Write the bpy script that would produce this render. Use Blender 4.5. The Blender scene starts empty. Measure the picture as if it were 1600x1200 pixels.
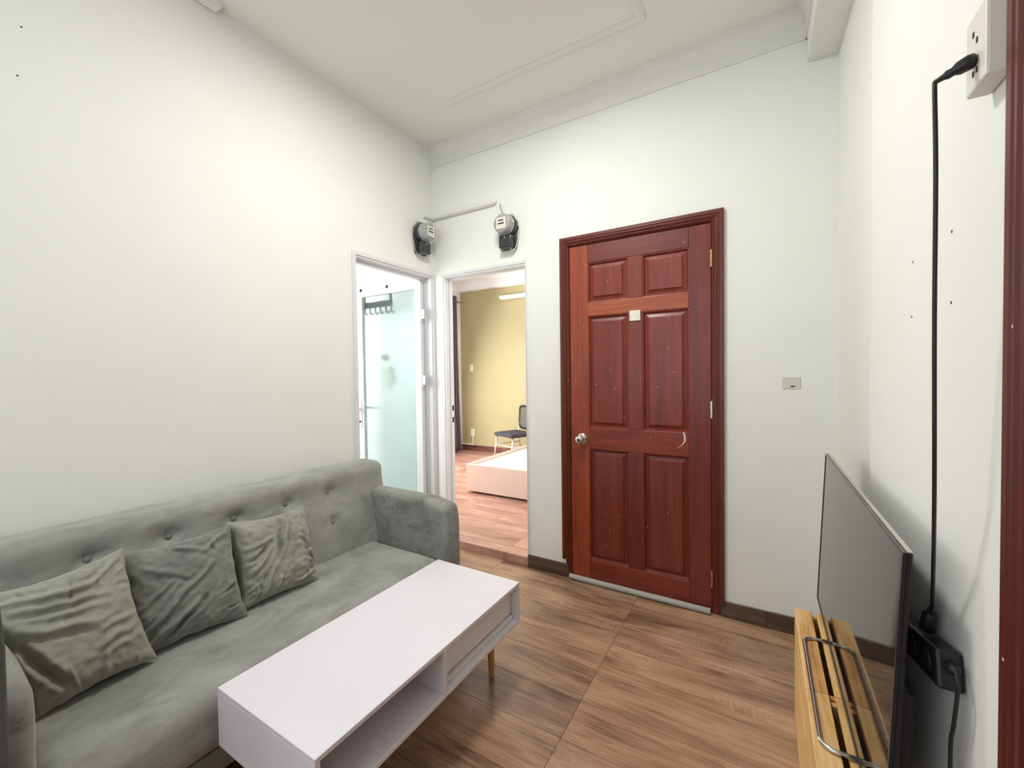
import bpy, bmesh, math, random
from math import sin, cos, pi, radians, sqrt, exp
from mathutils import Vector, Matrix, noise

scene = bpy.context.scene
C = scene.collection
random.seed(4)

# ------------------------------------------------------------------ camera
CAM = Vector((2.1709, -2.4801, 1.3099))
YAW, PITCH, ROLL, FPX = -0.5378, -0.0216, -0.0129, 652.9
cd = bpy.data.cameras.new('camera')
cd.sensor_fit = 'HORIZONTAL'
cd.sensor_width = 36.0
cd.lens = FPX * 36.0 / 1600.0
cd.clip_start = 0.02
cam = bpy.data.objects.new('camera', cd)
C.objects.link(cam)
F = Vector((sin(YAW) * cos(PITCH), cos(YAW) * cos(PITCH), sin(PITCH)))
Rt = F.cross(Vector((0, 0, 1))).normalized()
U = Rt.cross(F)
R2 = cos(ROLL) * Rt + sin(ROLL) * U
U2 = -sin(ROLL) * Rt + cos(ROLL) * U
M = Matrix((R2, U2, -F)).transposed().to_4x4()
M.translation = CAM
cam.matrix_world = M
scene.camera = cam

# ------------------------------------------------------------------ world, lights, exposure
world = bpy.data.worlds.new('world')
scene.world = world
world.use_nodes = True
world.node_tree.nodes['Background'].inputs[0].default_value = (0.75, 0.87, 1.0, 1)
world.node_tree.nodes['Background'].inputs[1].default_value = 1.0
scene.view_settings.view_transform = 'Standard'
scene.view_settings.look = 'None'
scene.view_settings.exposure = 0.10
scene.view_settings.gamma = 1.0


def area(name, loc, aim, sx, sy, power, col, shape='RECTANGLE'):
    l = bpy.data.lights.new(name, 'AREA')
    l.shape = shape
    l.size = sx
    l.size_y = sy
    l.energy = power
    l.color = col
    o = bpy.data.objects.new(name, l)
    C.objects.link(o)
    o.location = loc
    o.rotation_euler = Vector(aim).to_track_quat('-Z', 'Y').to_euler()
    return o


# bedroom daylight at its window; rear, side and bathroom lights are added fill
area('added_rear_fill', (1.15, -3.66, 1.75), (0, 1, 0), 1.7, 1.7, 13.5, (0.97, 0.985, 1.0))  # fill from behind the viewer, added along with the unseen rear window
area('daylight_bedroom_window', (-2.14, 1.45, 1.35), (1, 0, -0.45), 1.6, 1.9, 102, (1.0, 0.97, 0.95))
area('added_bedroom_side_fill', (1.36, 1.7, 1.6), (-1, 0.25, -0.1), 1.4, 1.5, 14, (1.0, 0.97, 0.92))  # added to brighten the right of the olive wall; no window here
area('added_bathroom_fill', (-0.95, -1.66, 1.65), (0, 1, -0.1), 1.2, 1.3, 34, (1.0, 0.985, 0.98))  # added to light the frosted glass evenly; this wall has no window

# ------------------------------------------------------------------ helpers


def setp(o, label=None, cat=None, group=None, kind=None):
    if label:
        o['label'] = label
    if cat:
        o['category'] = cat
    if group:
        o['group'] = group
    if kind:
        o['kind'] = kind
    return o


def wloc(o):
    v = Vector((0, 0, 0))
    while o is not None:
        v += o.location
        o = o.parent
    return v


def ob(name, bm, mat, parent=None, local=False, smooth=False, auto=None):
    """Link bm (world coordinates unless local) as ONE mesh object."""
    me = bpy.data.meshes.new(name)
    bmesh.ops.recalc_face_normals(bm, faces=bm.faces[:])
    if smooth:
        for f in bm.faces:
            f.smooth = True
    off = Vector((0, 0, 0))
    o = bpy.data.objects.new(name, me)
    if parent is not None:
        o.parent = parent
        if not local:
            off = wloc(parent)
    elif not local:
        xs = [v.co for v in bm.verts]
        lo = Vector([min(c[i] for c in xs) for i in range(3)])
        hi = Vector([max(c[i] for c in xs) for i in range(3)])
        off = Vector(((lo.x + hi.x) / 2, (lo.y + hi.y) / 2, lo.z))
        o.location = off
    if off.length:
        bmesh.ops.translate(bm, vec=-off, verts=bm.verts[:])
    bm.to_mesh(me)
    bm.free()
    if auto is not None:
        try:
            me.set_sharp_from_angle(angle=radians(auto))
        except Exception:
            pass
    me.materials.append(mat)
    C.objects.link(o)
    return o


def empty(name, loc, rot=(0, 0, 0)):
    o = bpy.data.objects.new(name, None)
    o.empty_display_size = 0.1
    o.location = loc
    o.rotation_euler = rot
    C.objects.link(o)
    return o


def box(bm, x0, x1, y0, y1, z0, z1, bev=0.0, seg=2):
    vs = [bm.verts.new((x, y, z)) for x in (x0, x1) for y in (y0, y1) for z in (z0, z1)]
    q = [(0, 1, 3, 2), (4, 6, 7, 5), (0, 4, 5, 1), (2, 3, 7, 6), (0, 2, 6, 4), (1, 5, 7, 3)]
    fs = [bm.faces.new([vs[i] for i in f]) for f in q]
    if bev > 0:
        es = list({e for f in fs for e in f.edges})
        bmesh.ops.bevel(bm, geom=es, offset=bev, segments=seg, affect='EDGES', profile=0.5)
    return bm


def B(x0, x1, y0, y1, z0, z1, bev=0.0, seg=2):
    return box(bmesh.new(), x0, x1, y0, y1, z0, z1, bev, seg)


def rbox(x0, x1, y0, y1, z0, z1, r, n=10):
    """Rounded box: dense subdivided shell, radius r (float or per-axis)."""
    bm = bmesh.new()
    bmesh.ops.create_cube(bm, size=2.0)
    bmesh.ops.subdivide_edges(bm, edges=bm.edges[:], cuts=n, use_grid_fill=True)
    h = Vector(((x1 - x0) / 2, (y1 - y0) / 2, (z1 - z0) / 2))
    c = Vector(((x0 + x1) / 2, (y0 + y1) / 2, (z0 + z1) / 2))
    for v in bm.verts:
        p = Vector([v.co[i] for i in range(3)])
        q = Vector([p[i] * h[i] for i in range(3)])
        inner = Vector([max(-(h[i] - r), min(h[i] - r, q[i])) for i in range(3)])
        d = q - inner
        # spread samples of the rounded rim
        if d.length > 1e-9:
            q = inner + d.normalized() * r
        v.co = q + c
    return bm


def grid_box(x0, x1, y0, y1, z0, z1, r, nx, ny, nz):
    """Rounded box with own sample counts per axis and samples packed into the rims."""
    def samples(L, n):
        h = L / 2
        k = 4
        rim = [h - r * (1 - sin(pi / 2 * i / k) * 0 - i / k) for i in range(0, k + 1)]
        a = [-t for t in reversed(rim)]
        m = [-(h - r) + 2 * (h - r) * j / n for j in range(1, n)]
        return sorted(set([round(t, 6) for t in a + m + rim]))
    X, Y, Z = samples(x1 - x0, nx), samples(y1 - y0, ny), samples(z1 - z0, nz)
    h = Vector(((x1 - x0) / 2, (y1 - y0) / 2, (z1 - z0) / 2))
    c = Vector(((x0 + x1) / 2, (y0 + y1) / 2, (z0 + z1) / 2))
    bm = bmesh.new()
    cache = {}

    def V(x, y, z):
        k = (round(x, 5), round(y, 5), round(z, 5))
        if k not in cache:
            q = Vector((x, y, z))
            inner = Vector([max(-(h[i] - r), min(h[i] - r, q[i])) for i in range(3)])
            d = q - inner
            if d.length > 1e-9:
                m = max(abs(d.x), abs(d.y), abs(d.z))
                q = inner + d.normalized() * (r if m > r - 1e-6 else d.length)
            cache[k] = bm.verts.new(q + c)
        return cache[k]

    def face(a):
        a2 = []
        for v in a:
            if v not in a2:
                a2.append(v)
        if len(a2) > 2:
            try:
                bm.faces.new(a2)
            except ValueError:
                pass
    for s in (-1, 1):
        for A, Bq, f in ((X, Y, lambda p, q: (p, q, s * h.z)), (X, Z, lambda p, q: (p, s * h.y, q)), (Y, Z, lambda p, q: (s * h.x, p, q))):
            for i in range(len(A) - 1):
                for j in range(len(Bq) - 1):
                    face([V(*f(A[i], Bq[j])), V(*f(A[i + 1], Bq[j])), V(*f(A[i + 1], Bq[j + 1])), V(*f(A[i], Bq[j + 1]))])
    return bm


def cyl(bm, p0, p1, r0, r1=None, n=20, caps=True):
    p0, p1 = Vector(p0), Vector(p1)
    r1 = r0 if r1 is None else r1
    d = (p1 - p0).normalized()
    a = d.orthogonal().normalized()
    b = d.cross(a)
    A = [bm.verts.new(p0 + r0 * (cos(2 * pi * i / n) * a + sin(2 * pi * i / n) * b)) for i in range(n)]
    D = [bm.verts.new(p1 + r1 * (cos(2 * pi * i / n) * a + sin(2 * pi * i / n) * b)) for i in range(n)]
    for i in range(n):
        bm.faces.new((A[i], A[(i + 1) % n], D[(i + 1) % n], D[i]))
    if caps:
        bm.faces.new(A[::-1])
        bm.faces.new(D)
    return bm


def lathe(bm, base, axis, prof, n=32):
    """prof: list of (distance along axis, radius)"""
    base, d = Vector(base), Vector(axis).normalized()
    a = d.orthogonal().normalized()
    b = d.cross(a)
    rings = []
    for t, r in prof:
        rings.append([bm.verts.new(base + d * t + max(r, 1e-4) * (cos(2 * pi * i / n) * a + sin(2 * pi * i / n) * b)) for i in range(n)])
    for k in range(len(rings) - 1):
        for i in range(n):
            bm.faces.new((rings[k][i], rings[k][(i + 1) % n], rings[k + 1][(i + 1) % n], rings[k + 1][i]))
    bm.faces.new(rings[0][::-1])
    bm.faces.new(rings[-1])
    return bm


def catmull(pts, k=8):
    P = [Vector(p) for p in pts]
    P = [P[0] * 2 - P[1]] + P + [P[-1] * 2 - P[-2]]
    out = []
    for i in range(1, len(P) - 2):
        for j in range(k):
            t = j / k
            a, b, c, d = P[i - 1], P[i], P[i + 1], P[i + 2]
            out.append(0.5 * ((2 * b) + (c - a) * t + (2 * a - 5 * b + 4 * c - d) * t * t + (3 * b - a - 3 * c + d) * t ** 3))
    out.append(P[-2])
    return out


def tube(bm, pts, r, n=10, smooth_k=0):
    P = catmull(pts, smooth_k) if smooth_k else [Vector(p) for p in pts]
    up = None
    rings = []
    for i, p in enumerate(P):
        t = (P[min(i + 1, len(P) - 1)] - P[max(i - 1, 0)]).normalized()
        if up is None:
            up = t.orthogonal().normalized()
        up = (up - t * up.dot(t)).normalized()
        s = t.cross(up)
        rr = r(i / (len(P) - 1)) if callable(r) else r
        rings.append([bm.verts.new(p + rr * (cos(2 * pi * j / n) * up + sin(2 * pi * j / n) * s)) for j in range(n)])
    for k in range(len(rings) - 1):
        for j in range(n):
            bm.faces.new((rings[k][j], rings[k][(j + 1) % n], rings[k + 1][(j + 1) % n], rings[k + 1][j]))
    bm.faces.new(rings[0][::-1])
    bm.faces.new(rings[-1])
    return bm


def prism(bm, poly, z0, z1, f=lambda a, b, c: (a, b, c)):
    A = [bm.verts.new(f(p[0], p[1], z0)) for p in poly]
    D = [bm.verts.new(f(p[0], p[1], z1)) for p in poly]
    n = len(poly)
    for i in range(n):
        bm.faces.new((A[i], A[(i + 1) % n], D[(i + 1) % n], D[i]))
    bm.faces.new(A[::-1])
    bm.faces.new(D)
    return bm


def sweep_u(bm, a0, a1, b0, b1, prof, f, legs=(True, True, True), zl=None, zr=None):
    """Mitred U-shaped casing: prof is a closed list of (inset u, depth d); f(a, b, d) -> world."""
    zl = b0 if zl is None else zl
    zr = b0 if zr is None else zr
    rows = [[f(a0 + u, zl, d) for u, d in prof], [f(a0 + u, b1 - u, d) for u, d in prof],
            [f(a1 - u, b1 - u, d) for u, d in prof], [f(a1 - u, zr, d) for u, d in prof]]
    R = [[bm.verts.new(p) for p in row] for row in rows]
    n = len(prof)
    for k in range(3):
        for i in range(n):
            bm.faces.new((R[k][i], R[k][(i + 1) % n], R[k + 1][(i + 1) % n], R[k + 1][i]))
    bm.faces.new(R[0])
    bm.faces.new(R[3][::-1])
    return bm


# ------------------------------------------------------------------ materials
def newmat(name):
    m = bpy.data.materials.new(name)
    m.use_nodes = True
    nt = m.node_tree
    return m, nt, nt.nodes['Principled BSDF']


def N(nt, kind, **kw):
    n = nt.nodes.new(kind)
    for k, v in kw.items():
        if k.startswith('i_'):
            n.inputs[k[2:]].default_value = v
        else:
            setattr(n, k, v)
    return n


def ramp(nt, fac, stops, interp='LINEAR'):
    r = nt.nodes.new('ShaderNodeValToRGB')
    r.color_ramp.interpolation = interp
    el = r.color_ramp.elements
    while len(el) > 1:
        el.remove(el[-1])
    el[0].position, el[0].color = stops[0][0], (*stops[0][1], 1)
    for p, c in stops[1:]:
        e = el.new(p)
        e.color = (*c, 1)
    nt.links.new(fac, r.inputs['Fac'])
    return r


def coords(nt, scale=(1, 1, 1), jitter=False, rot=(0, 0, 0)):
    tc = N(nt, 'ShaderNodeTexCoord')
    mp = N(nt, 'ShaderNodeMapping')
    mp.inputs['Scale'].default_value = scale
    mp.inputs['Rotation'].default_value = rot
    nt.links.new(tc.outputs['Object'], mp.inputs['Vector'])
    if jitter:
        oi = N(nt, 'ShaderNodeObjectInfo')
        ml = N(nt, 'ShaderNodeVectorMath', operation='SCALE')
        ml.inputs[0].default_value = (37.0, 91.0, 53.0)
        nt.links.new(oi.outputs['Random'], ml.inputs['Scale'])
        nt.links.new(ml.outputs[0], mp.inputs['Location'])
    return mp.outputs['Vector']


def bump(nt, bsdf, height, strength, dist=0.002):
    b = N(nt, 'ShaderNodeBump')
    b.inputs['Strength'].default_value = strength
    b.inputs['Distance'].default_value = dist
    nt.links.new(height, b.inputs['Height'])
    nt.links.new(b.outputs['Normal'], bsdf.inputs['Normal'])


def plain(name, col, rough=0.5, metal=0.0, var=0.06, scale=14.0, bmp=0.0, spec=0.5, coat=0.0):
    m, nt, p = newmat(name)
    v = coords(nt)
    nz = N(nt, 'ShaderNodeTexNoise', i_Scale=scale, i_Detail=4.0)
    nt.links.new(v, nz.inputs['Vector'])
    lo = tuple(c * (1 - var) for c in col)
    hi = tuple(min(1, c * (1 + var)) for c in col)
    r = ramp(nt, nz.outputs['Fac'], [(0.3, lo), (0.7, hi)])
    nt.links.new(r.outputs['Color'], p.inputs['Base Color'])
    p.inputs['Roughness'].default_value = rough
    p.inputs['Metallic'].default_value = metal
    p.inputs['Specular IOR Level'].default_value = spec
    p.inputs['Coat Weight'].default_value = coat
    if bmp:
        n2 = N(nt, 'ShaderNodeTexNoise', i_Scale=scale * 14, i_Detail=3.0)
        nt.links.new(v, n2.inputs['Vector'])
        bump(nt, p, n2.outputs['Fac'], bmp, 0.001)
    return m


def wood(name, stops, stretch=(1.3, 16, 16), rough=0.4, coat=0.0, tint=False, fine=0.35, streak=None, bmp=0.1, specks=False):
    """Grain runs along the axis with the smallest stretch value."""
    m, nt, p = newmat(name)
    v = coords(nt, stretch, jitter=True)
    n1 = N(nt, 'ShaderNodeTexNoise', i_Scale=1.0, i_Detail=8.0, i_Roughness=0.62, i_Distortion=0.7)
    nt.links.new(v, n1.inputs['Vector'])
    v2 = coords(nt, tuple(s * 5 for s in stretch), jitter=True)
    n2 = N(nt, 'ShaderNodeTexNoise', i_Scale=1.0, i_Detail=5.0, i_Roughness=0.7)
    nt.links.new(v2, n2.inputs['Vector'])
    mx = N(nt, 'ShaderNodeMix', data_type='FLOAT')
    mx.inputs[0].default_value = fine
    nt.links.new(n1.outputs['Fac'], mx.inputs[2])
    nt.links.new(n2.outputs['Fac'], mx.inputs[3])
    r = ramp(nt, mx.outputs[0], stops)
    col = r.outputs['Color']
    if tint:
        oi = N(nt, 'ShaderNodeObjectInfo')
        mm = N(nt, 'ShaderNodeMix', data_type='RGBA', blend_type='MULTIPLY')
        mm.inputs[0].default_value = 1.0
        nt.links.new(col, mm.inputs[6])
        nt.links.new(oi.outputs['Color'], mm.inputs[7])
        col = mm.outputs[2]
    if specks:
        v3 = coords(nt, (1, 1, 1), jitter=True)
        vo = N(nt, 'ShaderNodeTexVoronoi', i_Scale=34.0)
        nt.links.new(v3, vo.inputs['Vector'])
        r1 = ramp(nt, vo.outputs['Distance'], [(0.0, (1, 1, 1)), (0.075, (1, 1, 1)), (0.09, (0, 0, 0))])
        bw = N(nt, 'ShaderNodeSeparateColor')
        nt.links.new(vo.outputs['Color'], bw.inputs[0])
        r2 = ramp(nt, bw.outputs[0], [(0.0, (0, 0, 0)), (0.87, (0, 0, 0)), (0.875, (1, 1, 1))], 'CONSTANT')
        ml = N(nt, 'ShaderNodeMath', operation='MULTIPLY')
        nt.links.new(r1.outputs['Color'], ml.inputs[0])
        nt.links.new(r2.outputs['Color'], ml.inputs[1])
        mw = N(nt, 'ShaderNodeMix', data_type='RGBA')
        mw.inputs[7].default_value = (0.72, 0.62, 0.55, 1)
        nt.links.new(ml.outputs[0], mw.inputs[0])
        nt.links.new(col, mw.inputs[6])
        col = mw.outputs[2]
    nt.links.new(col, p.inputs['Base Color'])
    p.inputs['Roughness'].default_value = rough
    p.inputs['Coat Weight'].default_value = coat
    p.inputs['Coat Roughness'].default_value = 0.18
    bump(nt, p, n2.outputs['Fac'], bmp, 0.001)
    return m


def velvet(name, dark, light, scale=5.0, smudge=0.42):
    m, nt, p = newmat(name)
    v = coords(nt, (1.4, 0.8, 1.6))
    n1 = N(nt, 'ShaderNodeTexNoise', i_Scale=scale, i_Detail=6.0, i_Roughness=0.6, i_Distortion=0.8)
    nt.links.new(v, n1.inputs['Vector'])
    r = ramp(nt, n1.outputs['Fac'], [(0.28, dark), (0.72, light)])
    # brushed pile: smudges where the nap lies the other way
    n3 = N(nt, 'ShaderNodeTexNoise', i_Scale=scale * 1.9, i_Detail=7.0, i_Roughness=0.68, i_Distortion=0.3)
    nt.links.new(coords(nt, (1.0, 0.9, 2.0)), n3.inputs['Vector'])
    r3 = ramp(nt, n3.outputs['Fac'], [(0.36, (0.66, 0.66, 0.65)), (0.47, (1, 1, 1)), (0.62, (1, 1, 1)), (0.74, (1.0, 1.0, 1.0))])
    mm = N(nt, 'ShaderNodeMix', data_type='RGBA', blend_type='MULTIPLY')
    mm.inputs[0].default_value = smudge
    nt.links.new(r.outputs['Color'], mm.inputs[6])
    nt.links.new(r3.outputs['Color'], mm.inputs[7])
    nt.links.new(mm.outputs[2], p.inputs['Base Color'])
    p.inputs['Roughness'].default_value = 0.75
    p.inputs['Specular IOR Level'].default_value = 0.15
    p.inputs['Sheen Weight'].default_value = 0.55
    p.inputs['Sheen Roughness'].default_value = 0.45
    p.inputs['Sheen Tint'].default_value = (0.80, 0.83, 0.76, 1)
    n2 = N(nt, 'ShaderNodeTexNoise', i_Scale=420.0, i_Detail=2.0)
    nt.links.new(v, n2.inputs['Vector'])
    bump(nt, p, n2.outputs['Fac'], 0.12, 0.001)
    return m


MAT = {}
MAT['wall'] = plain('wall_paint', (0.83, 0.84, 0.795), 0.85, var=0.012, scale=3.0, bmp=0.06, spec=0.25)
MAT['ceiling'] = plain('ceiling_paint', (0.84, 0.84, 0.80), 0.9, var=0.012, scale=2.0, bmp=0.04, spec=0.2)
MAT['mould'] = plain('plaster_moulding', (0.80, 0.80, 0.76), 0.85, var=0.012, scale=18.0, bmp=0.1, spec=0.2)
MAT['bedwall'] = plain('olive_wall_paint', (0.43, 0.385, 0.205), 0.75, var=0.03, scale=2.5, bmp=0.05)
MAT['white'] = plain('white_paint', (0.86, 0.855, 0.85), 0.6, var=0.015, scale=4.0)
MAT['tile'] = plain('bathroom_white_tile', (0.88, 0.87, 0.86), 0.3, var=0.02, scale=5.0)
MAT['alu'] = plain('white_powder_coated_aluminium', (0.74, 0.74, 0.75), 0.38, var=0.02, scale=6.0)
MAT['grout'] = plain('floor_grout', (0.17, 0.105, 0.07), 0.8, var=0.15)


def floor_wood(name, pal, rough):
    """Printed wood planks: broad tonal drift, long streaks, fine grain, cross saw marks, knots."""
    m, nt, p = newmat(name)
    def nz(sc, det=6.0, ro=0.6, dist=0.0):
        n = N(nt, 'ShaderNodeTexNoise', i_Scale=1.0, i_Detail=det, i_Roughness=ro, i_Distortion=dist)
        nt.links.new(coords(nt, sc, jitter=True), n.inputs['Vector'])
        return n.outputs['Fac']
    broad = nz((1.7, 7.0, 1.0), 3.0, 0.5, 0.6)
    streak = nz((2.2, 26.0, 1.0), 7.0, 0.65, 1.2)
    fine = nz((9.0, 150.0, 1.0), 4.0, 0.7)
    saw = nz((95.0, 16.0, 1.0), 4.0, 0.7)
    sawmask = ramp(nt, nz((2.4, 11.0, 1.0), 3.0, 0.5), [(0.60, (0, 0, 0)), (0.68, (1, 1, 1))])
    def mixf(a, b, f):
        q = N(nt, 'ShaderNodeMix', data_type='FLOAT')
        if isinstance(f, float):
            q.inputs[0].default_value = f
        else:
            nt.links.new(f, q.inputs[0])
        nt.links.new(a, q.inputs[2])
        nt.links.new(b, q.inputs[3])
        return q.outputs[0]
    t = mixf(broad, streak, 0.48)
    t = mixf(t, fine, 0.20)
    sm = N(nt, 'ShaderNodeMath', operation='MULTIPLY')
    sm.inputs[1].default_value = 0.45
    nt.links.new(sawmask.outputs['Color'], sm.inputs[0])
    t2 = mixf(t, saw, sm.outputs[0])
    r = ramp(nt, t2, pal)
    oi = N(nt, 'ShaderNodeObjectInfo')
    mm = N(nt, 'ShaderNodeMix', data_type='RGBA', blend_type='MULTIPLY')
    mm.inputs[0].default_value = 1.0
    nt.links.new(r.outputs['Color'], mm.inputs[6])
    nt.links.new(oi.outputs['Color'], mm.inputs[7])
    nt.links.new(mm.outputs[2], p.inputs['Base Color'])
    p.inputs['Roughness'].default_value = rough
    p.inputs['Coat Weight'].default_value = 0.2
    p.inputs['Coat Roughness'].default_value = 0.14
    bump(nt, p, fine, 0.04, 0.001)
    return m


MAT['floor'] = floor_wood('brown_wood_floor', [(0.34, (0.105, 0.055, 0.033)), (0.43, (0.22, 0.125, 0.075)), (0.50, (0.36, 0.215, 0.13)), (0.57, (0.46, 0.295, 0.185)), (0.66, (0.54, 0.37, 0.245))], 0.36)
MAT['bedfloor'] = floor_wood('red_brown_wood_floor', [(0.34, (0.20, 0.09, 0.065)), (0.45, (0.36, 0.18, 0.135)), (0.55, (0.50, 0.28, 0.215)), (0.66, (0.60, 0.37, 0.29))], 0.36)
MAT['basewood'] = wood('dark_brown_baseboard', [(0.30, (0.045, 0.024, 0.016)), (0.52, (0.11, 0.062, 0.042)), (0.68, (0.17, 0.10, 0.07))],
                       (1.6, 14.0, 22.0), rough=0.38, tint=True)
mah = [(0.28, (0.090, 0.0095, 0.004)), (0.50, (0.192, 0.0245, 0.008)), (0.70, (0.265, 0.043, 0.014))]
MAT['mah_v'] = wood('mahogany_upright_grain', mah, (13, 13, 1.0), rough=0.42, coat=0.12, tint=True, fine=0.45, bmp=0.05, specks=True)
MAT['mah_h'] = wood('mahogany_level_grain', mah, (1.0, 13, 13), rough=0.42, coat=0.12, tint=True, fine=0.45, bmp=0.05, specks=True)
MAT['pine'] = wood('yellow_pine', [(0.30, (0.40, 0.15, 0.035)), (0.44, (0.66, 0.34, 0.11)), (0.52, (0.80, 0.50, 0.205)), (0.64, (0.86, 0.60, 0.29))], (26, 1.8, 26), rough=0.5, tint=True, fine=0.4)
MAT['legwood'] = wood('beech_leg', [(0.3, (0.48, 0.24, 0.07)), (0.7, (0.66, 0.38, 0.14))], (18, 18, 2), rough=0.4)
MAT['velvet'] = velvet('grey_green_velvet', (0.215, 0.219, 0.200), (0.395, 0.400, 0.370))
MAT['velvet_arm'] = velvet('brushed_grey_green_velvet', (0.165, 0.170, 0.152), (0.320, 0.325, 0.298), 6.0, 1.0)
MAT['velvet_p'] = velvet('sage_velvet', (0.235, 0.238, 0.194), (0.350, 0.353, 0.292), 7.0)
MAT['velvet_d'] = velvet('dark_grey_velvet', (0.155, 0.160, 0.145), (0.255, 0.260, 0.236), 7.0)
MAT['table'] = plain('white_lavender_laminate', (0.80, 0.775, 0.82), 0.42, var=0.012, scale=5.0, spec=0.4)
MAT['chrome'] = plain('brushed_steel', (0.62, 0.60, 0.57), 0.24, 1.0, var=0.08)
MAT['brass'] = plain('brass_hinge', (0.55, 0.36, 0.16), 0.35, 1.0, var=0.1)
MAT['black'] = plain('black_plastic', (0.012, 0.012, 0.014), 0.45, var=0.2)
MAT['dark'] = plain('dark_bakelite', (0.022, 0.023, 0.026), 0.3, var=0.2, coat=0.3)
MAT['hole'] = plain('dark_hole', (0.03, 0.025, 0.025), 0.9, var=0.2)
MAT['ivory'] = plain('ivory_plastic', (0.74, 0.71, 0.64), 0.45, var=0.03)
MAT['cream'] = plain('cream_plastic', (0.80, 0.77, 0.64), 0.45, var=0.03)
MAT['tubegrey'] = plain('grey_foam_tube', (0.40, 0.40, 0.37), 0.65, var=0.06)
MAT['duct'] = plain('white_pvc_duct', (0.77, 0.77, 0.73), 0.5, var=0.02)
MAT['purple'] = plain('purple_curtain_cloth', (0.135, 0.085, 0.135), 0.85, var=0.15, bmp=0.2)
MAT['bedpink'] = plain('pale_pinkish_board', (0.74, 0.61, 0.53), 0.5, var=0.02)
MAT['bedwhite'] = plain('white_slat_board', (0.86, 0.84, 0.80), 0.5, var=0.02)
MAT['seat'] = plain('black_seat_cloth', (0.045, 0.042, 0.052), 0.85, var=0.2, bmp=0.2)
MAT['chairmetal'] = plain('pale_metal_leg', (0.75, 0.74, 0.68), 0.3, 0.6, var=0.03)
MAT['patch'] = plain('beige_cover_plate', (0.63, 0.615, 0.56), 0.6, var=0.03)
MAT['paint'] = plain('white_paint_mark', (0.80, 0.76, 0.70), 0.7, var=0.03)
MAT['greyslab'] = plain('dark_grey_cloth', (0.085, 0.088, 0.085), 0.8, var=0.2, bmp=0.2)
MAT['emit'] = None
m, nt, p = newmat('lamp_diffuser')
p.inputs['Emission Color'].default_value = (1, 0.97, 0.9, 1)
p.inputs['Emission Strength'].default_value = 6.0
MAT['emit'] = m
m, nt, p = newmat('dark_glossy_screen')
p.inputs['Base Color'].default_value = (0.010, 0.010, 0.012, 1)
nz = N(nt, 'ShaderNodeTexNoise', i_Scale=3.0)
nt.links.new(coords(nt), nz.inputs['Vector'])
rr = ramp(nt, nz.outputs['Fac'], [(0.3, (0.035, 0.035, 0.035)), (0.7, (0.05, 0.05, 0.05))])
nt.links.new(rr.outputs['Color'], p.inputs['Roughness'])
p.inputs['IOR'].default_value = 1.75
MAT['screen'] = m
m, nt, p = newmat('frosted_green_glass')
p.inputs['Base Color'].default_value = (0.83, 0.975, 0.96, 1)
p.inputs['Transmission Weight'].default_value = 1.0
nz = N(nt, 'ShaderNodeTexNoise', i_Scale=40.0)
nt.links.new(coords(nt), nz.inputs['Vector'])
rr = ramp(nt, nz.outputs['Fac'], [(0.3, (0.29, 0.29, 0.29)), (0.7, (0.34, 0.34, 0.34))])
nt.links.new(rr.outputs['Color'], p.inputs['Roughness'])
p.inputs['IOR'].default_value = 1.3
MAT['frost'] = m
m, nt, p = newmat('meter_glass')
p.inputs['Base Color'].default_value = (0.55, 0.56, 0.55, 1)
p.inputs['Roughness'].default_value = 0.12
p.inputs['Transmission Weight'].default_value = 0.35
nz = N(nt, 'ShaderNodeTexNoise', i_Scale=30.0)
nt.links.new(coords(nt), nz.inputs['Vector'])
rr = ramp(nt, nz.outputs['Fac'], [(0.3, (0.10, 0.10, 0.10)), (0.7, (0.17, 0.17, 0.17))])
nt.links.new(rr.outputs['Color'], p.inputs['Roughness'])
MAT['meterglass'] = m
m, nt, p = newmat('chair_mesh_fabric')
p.inputs['Base Color'].default_value = (0.05, 0.05, 0.05, 1)
p.inputs['Roughness'].default_value = 0.8
p.inputs['Alpha'].default_value = 0.55
nz = N(nt, 'ShaderNodeTexNoise', i_Scale=60.0)
nt.links.new(coords(nt), nz.inputs['Vector'])
rr = ramp(nt, nz.outputs['Fac'], [(0.3, (0.10, 0.10, 0.095)), (0.7, (0.14, 0.14, 0.13))])
nt.links.new(rr.outputs['Color'], p.inputs['Base Color'])
MAT['mesh'] = m

# ------------------------------------------------------------------ the setting
YR = -3.7       # rear wall plane
ZC = 3.03       # ceiling plane
W = 2.48        # right wall plane in the far corner
WN = 2.465      # right wall plane nearer to the camera

# floors: a slab with plank children
def planks(parent, xs, ys, z, mat, th=0.012, gap=0.0007, clip=None):
    cache = {}
    for i in range(len(xs) - 1):
        for j in range(len(ys) - 1):
            x0, x1, y0, y1 = xs[i], xs[i + 1], ys[j], ys[j + 1]
            key = (round(x1 - x0, 4), round(y1 - y0, 4))
            if key not in cache:
                bm = B(-(x1 - x0) / 2 + gap, (x1 - x0) / 2 - gap, -(y1 - y0) / 2 + gap, (y1 - y0) / 2 - gap, -th, 0, 0.0007, 1)
                me = bpy.data.meshes.new('plank')
                bmesh.ops.recalc_face_normals(bm, faces=bm.faces[:])
                bm.to_mesh(me)
                bm.free()
                me.materials.append(mat)
                cache[key] = me
            o = bpy.data.objects.new('plank', cache[key])
            o.parent = parent
            o.location = Vector(((x0 + x1) / 2, (y0 + y1) / 2, z)) - wloc(parent)
            t = random.uniform(0.9, 1.07)
            o.color = (t * random.uniform(0.98, 1.03), t, t * random.uniform(0.96, 1.02), 1)
            C.objects.link(o)


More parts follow.
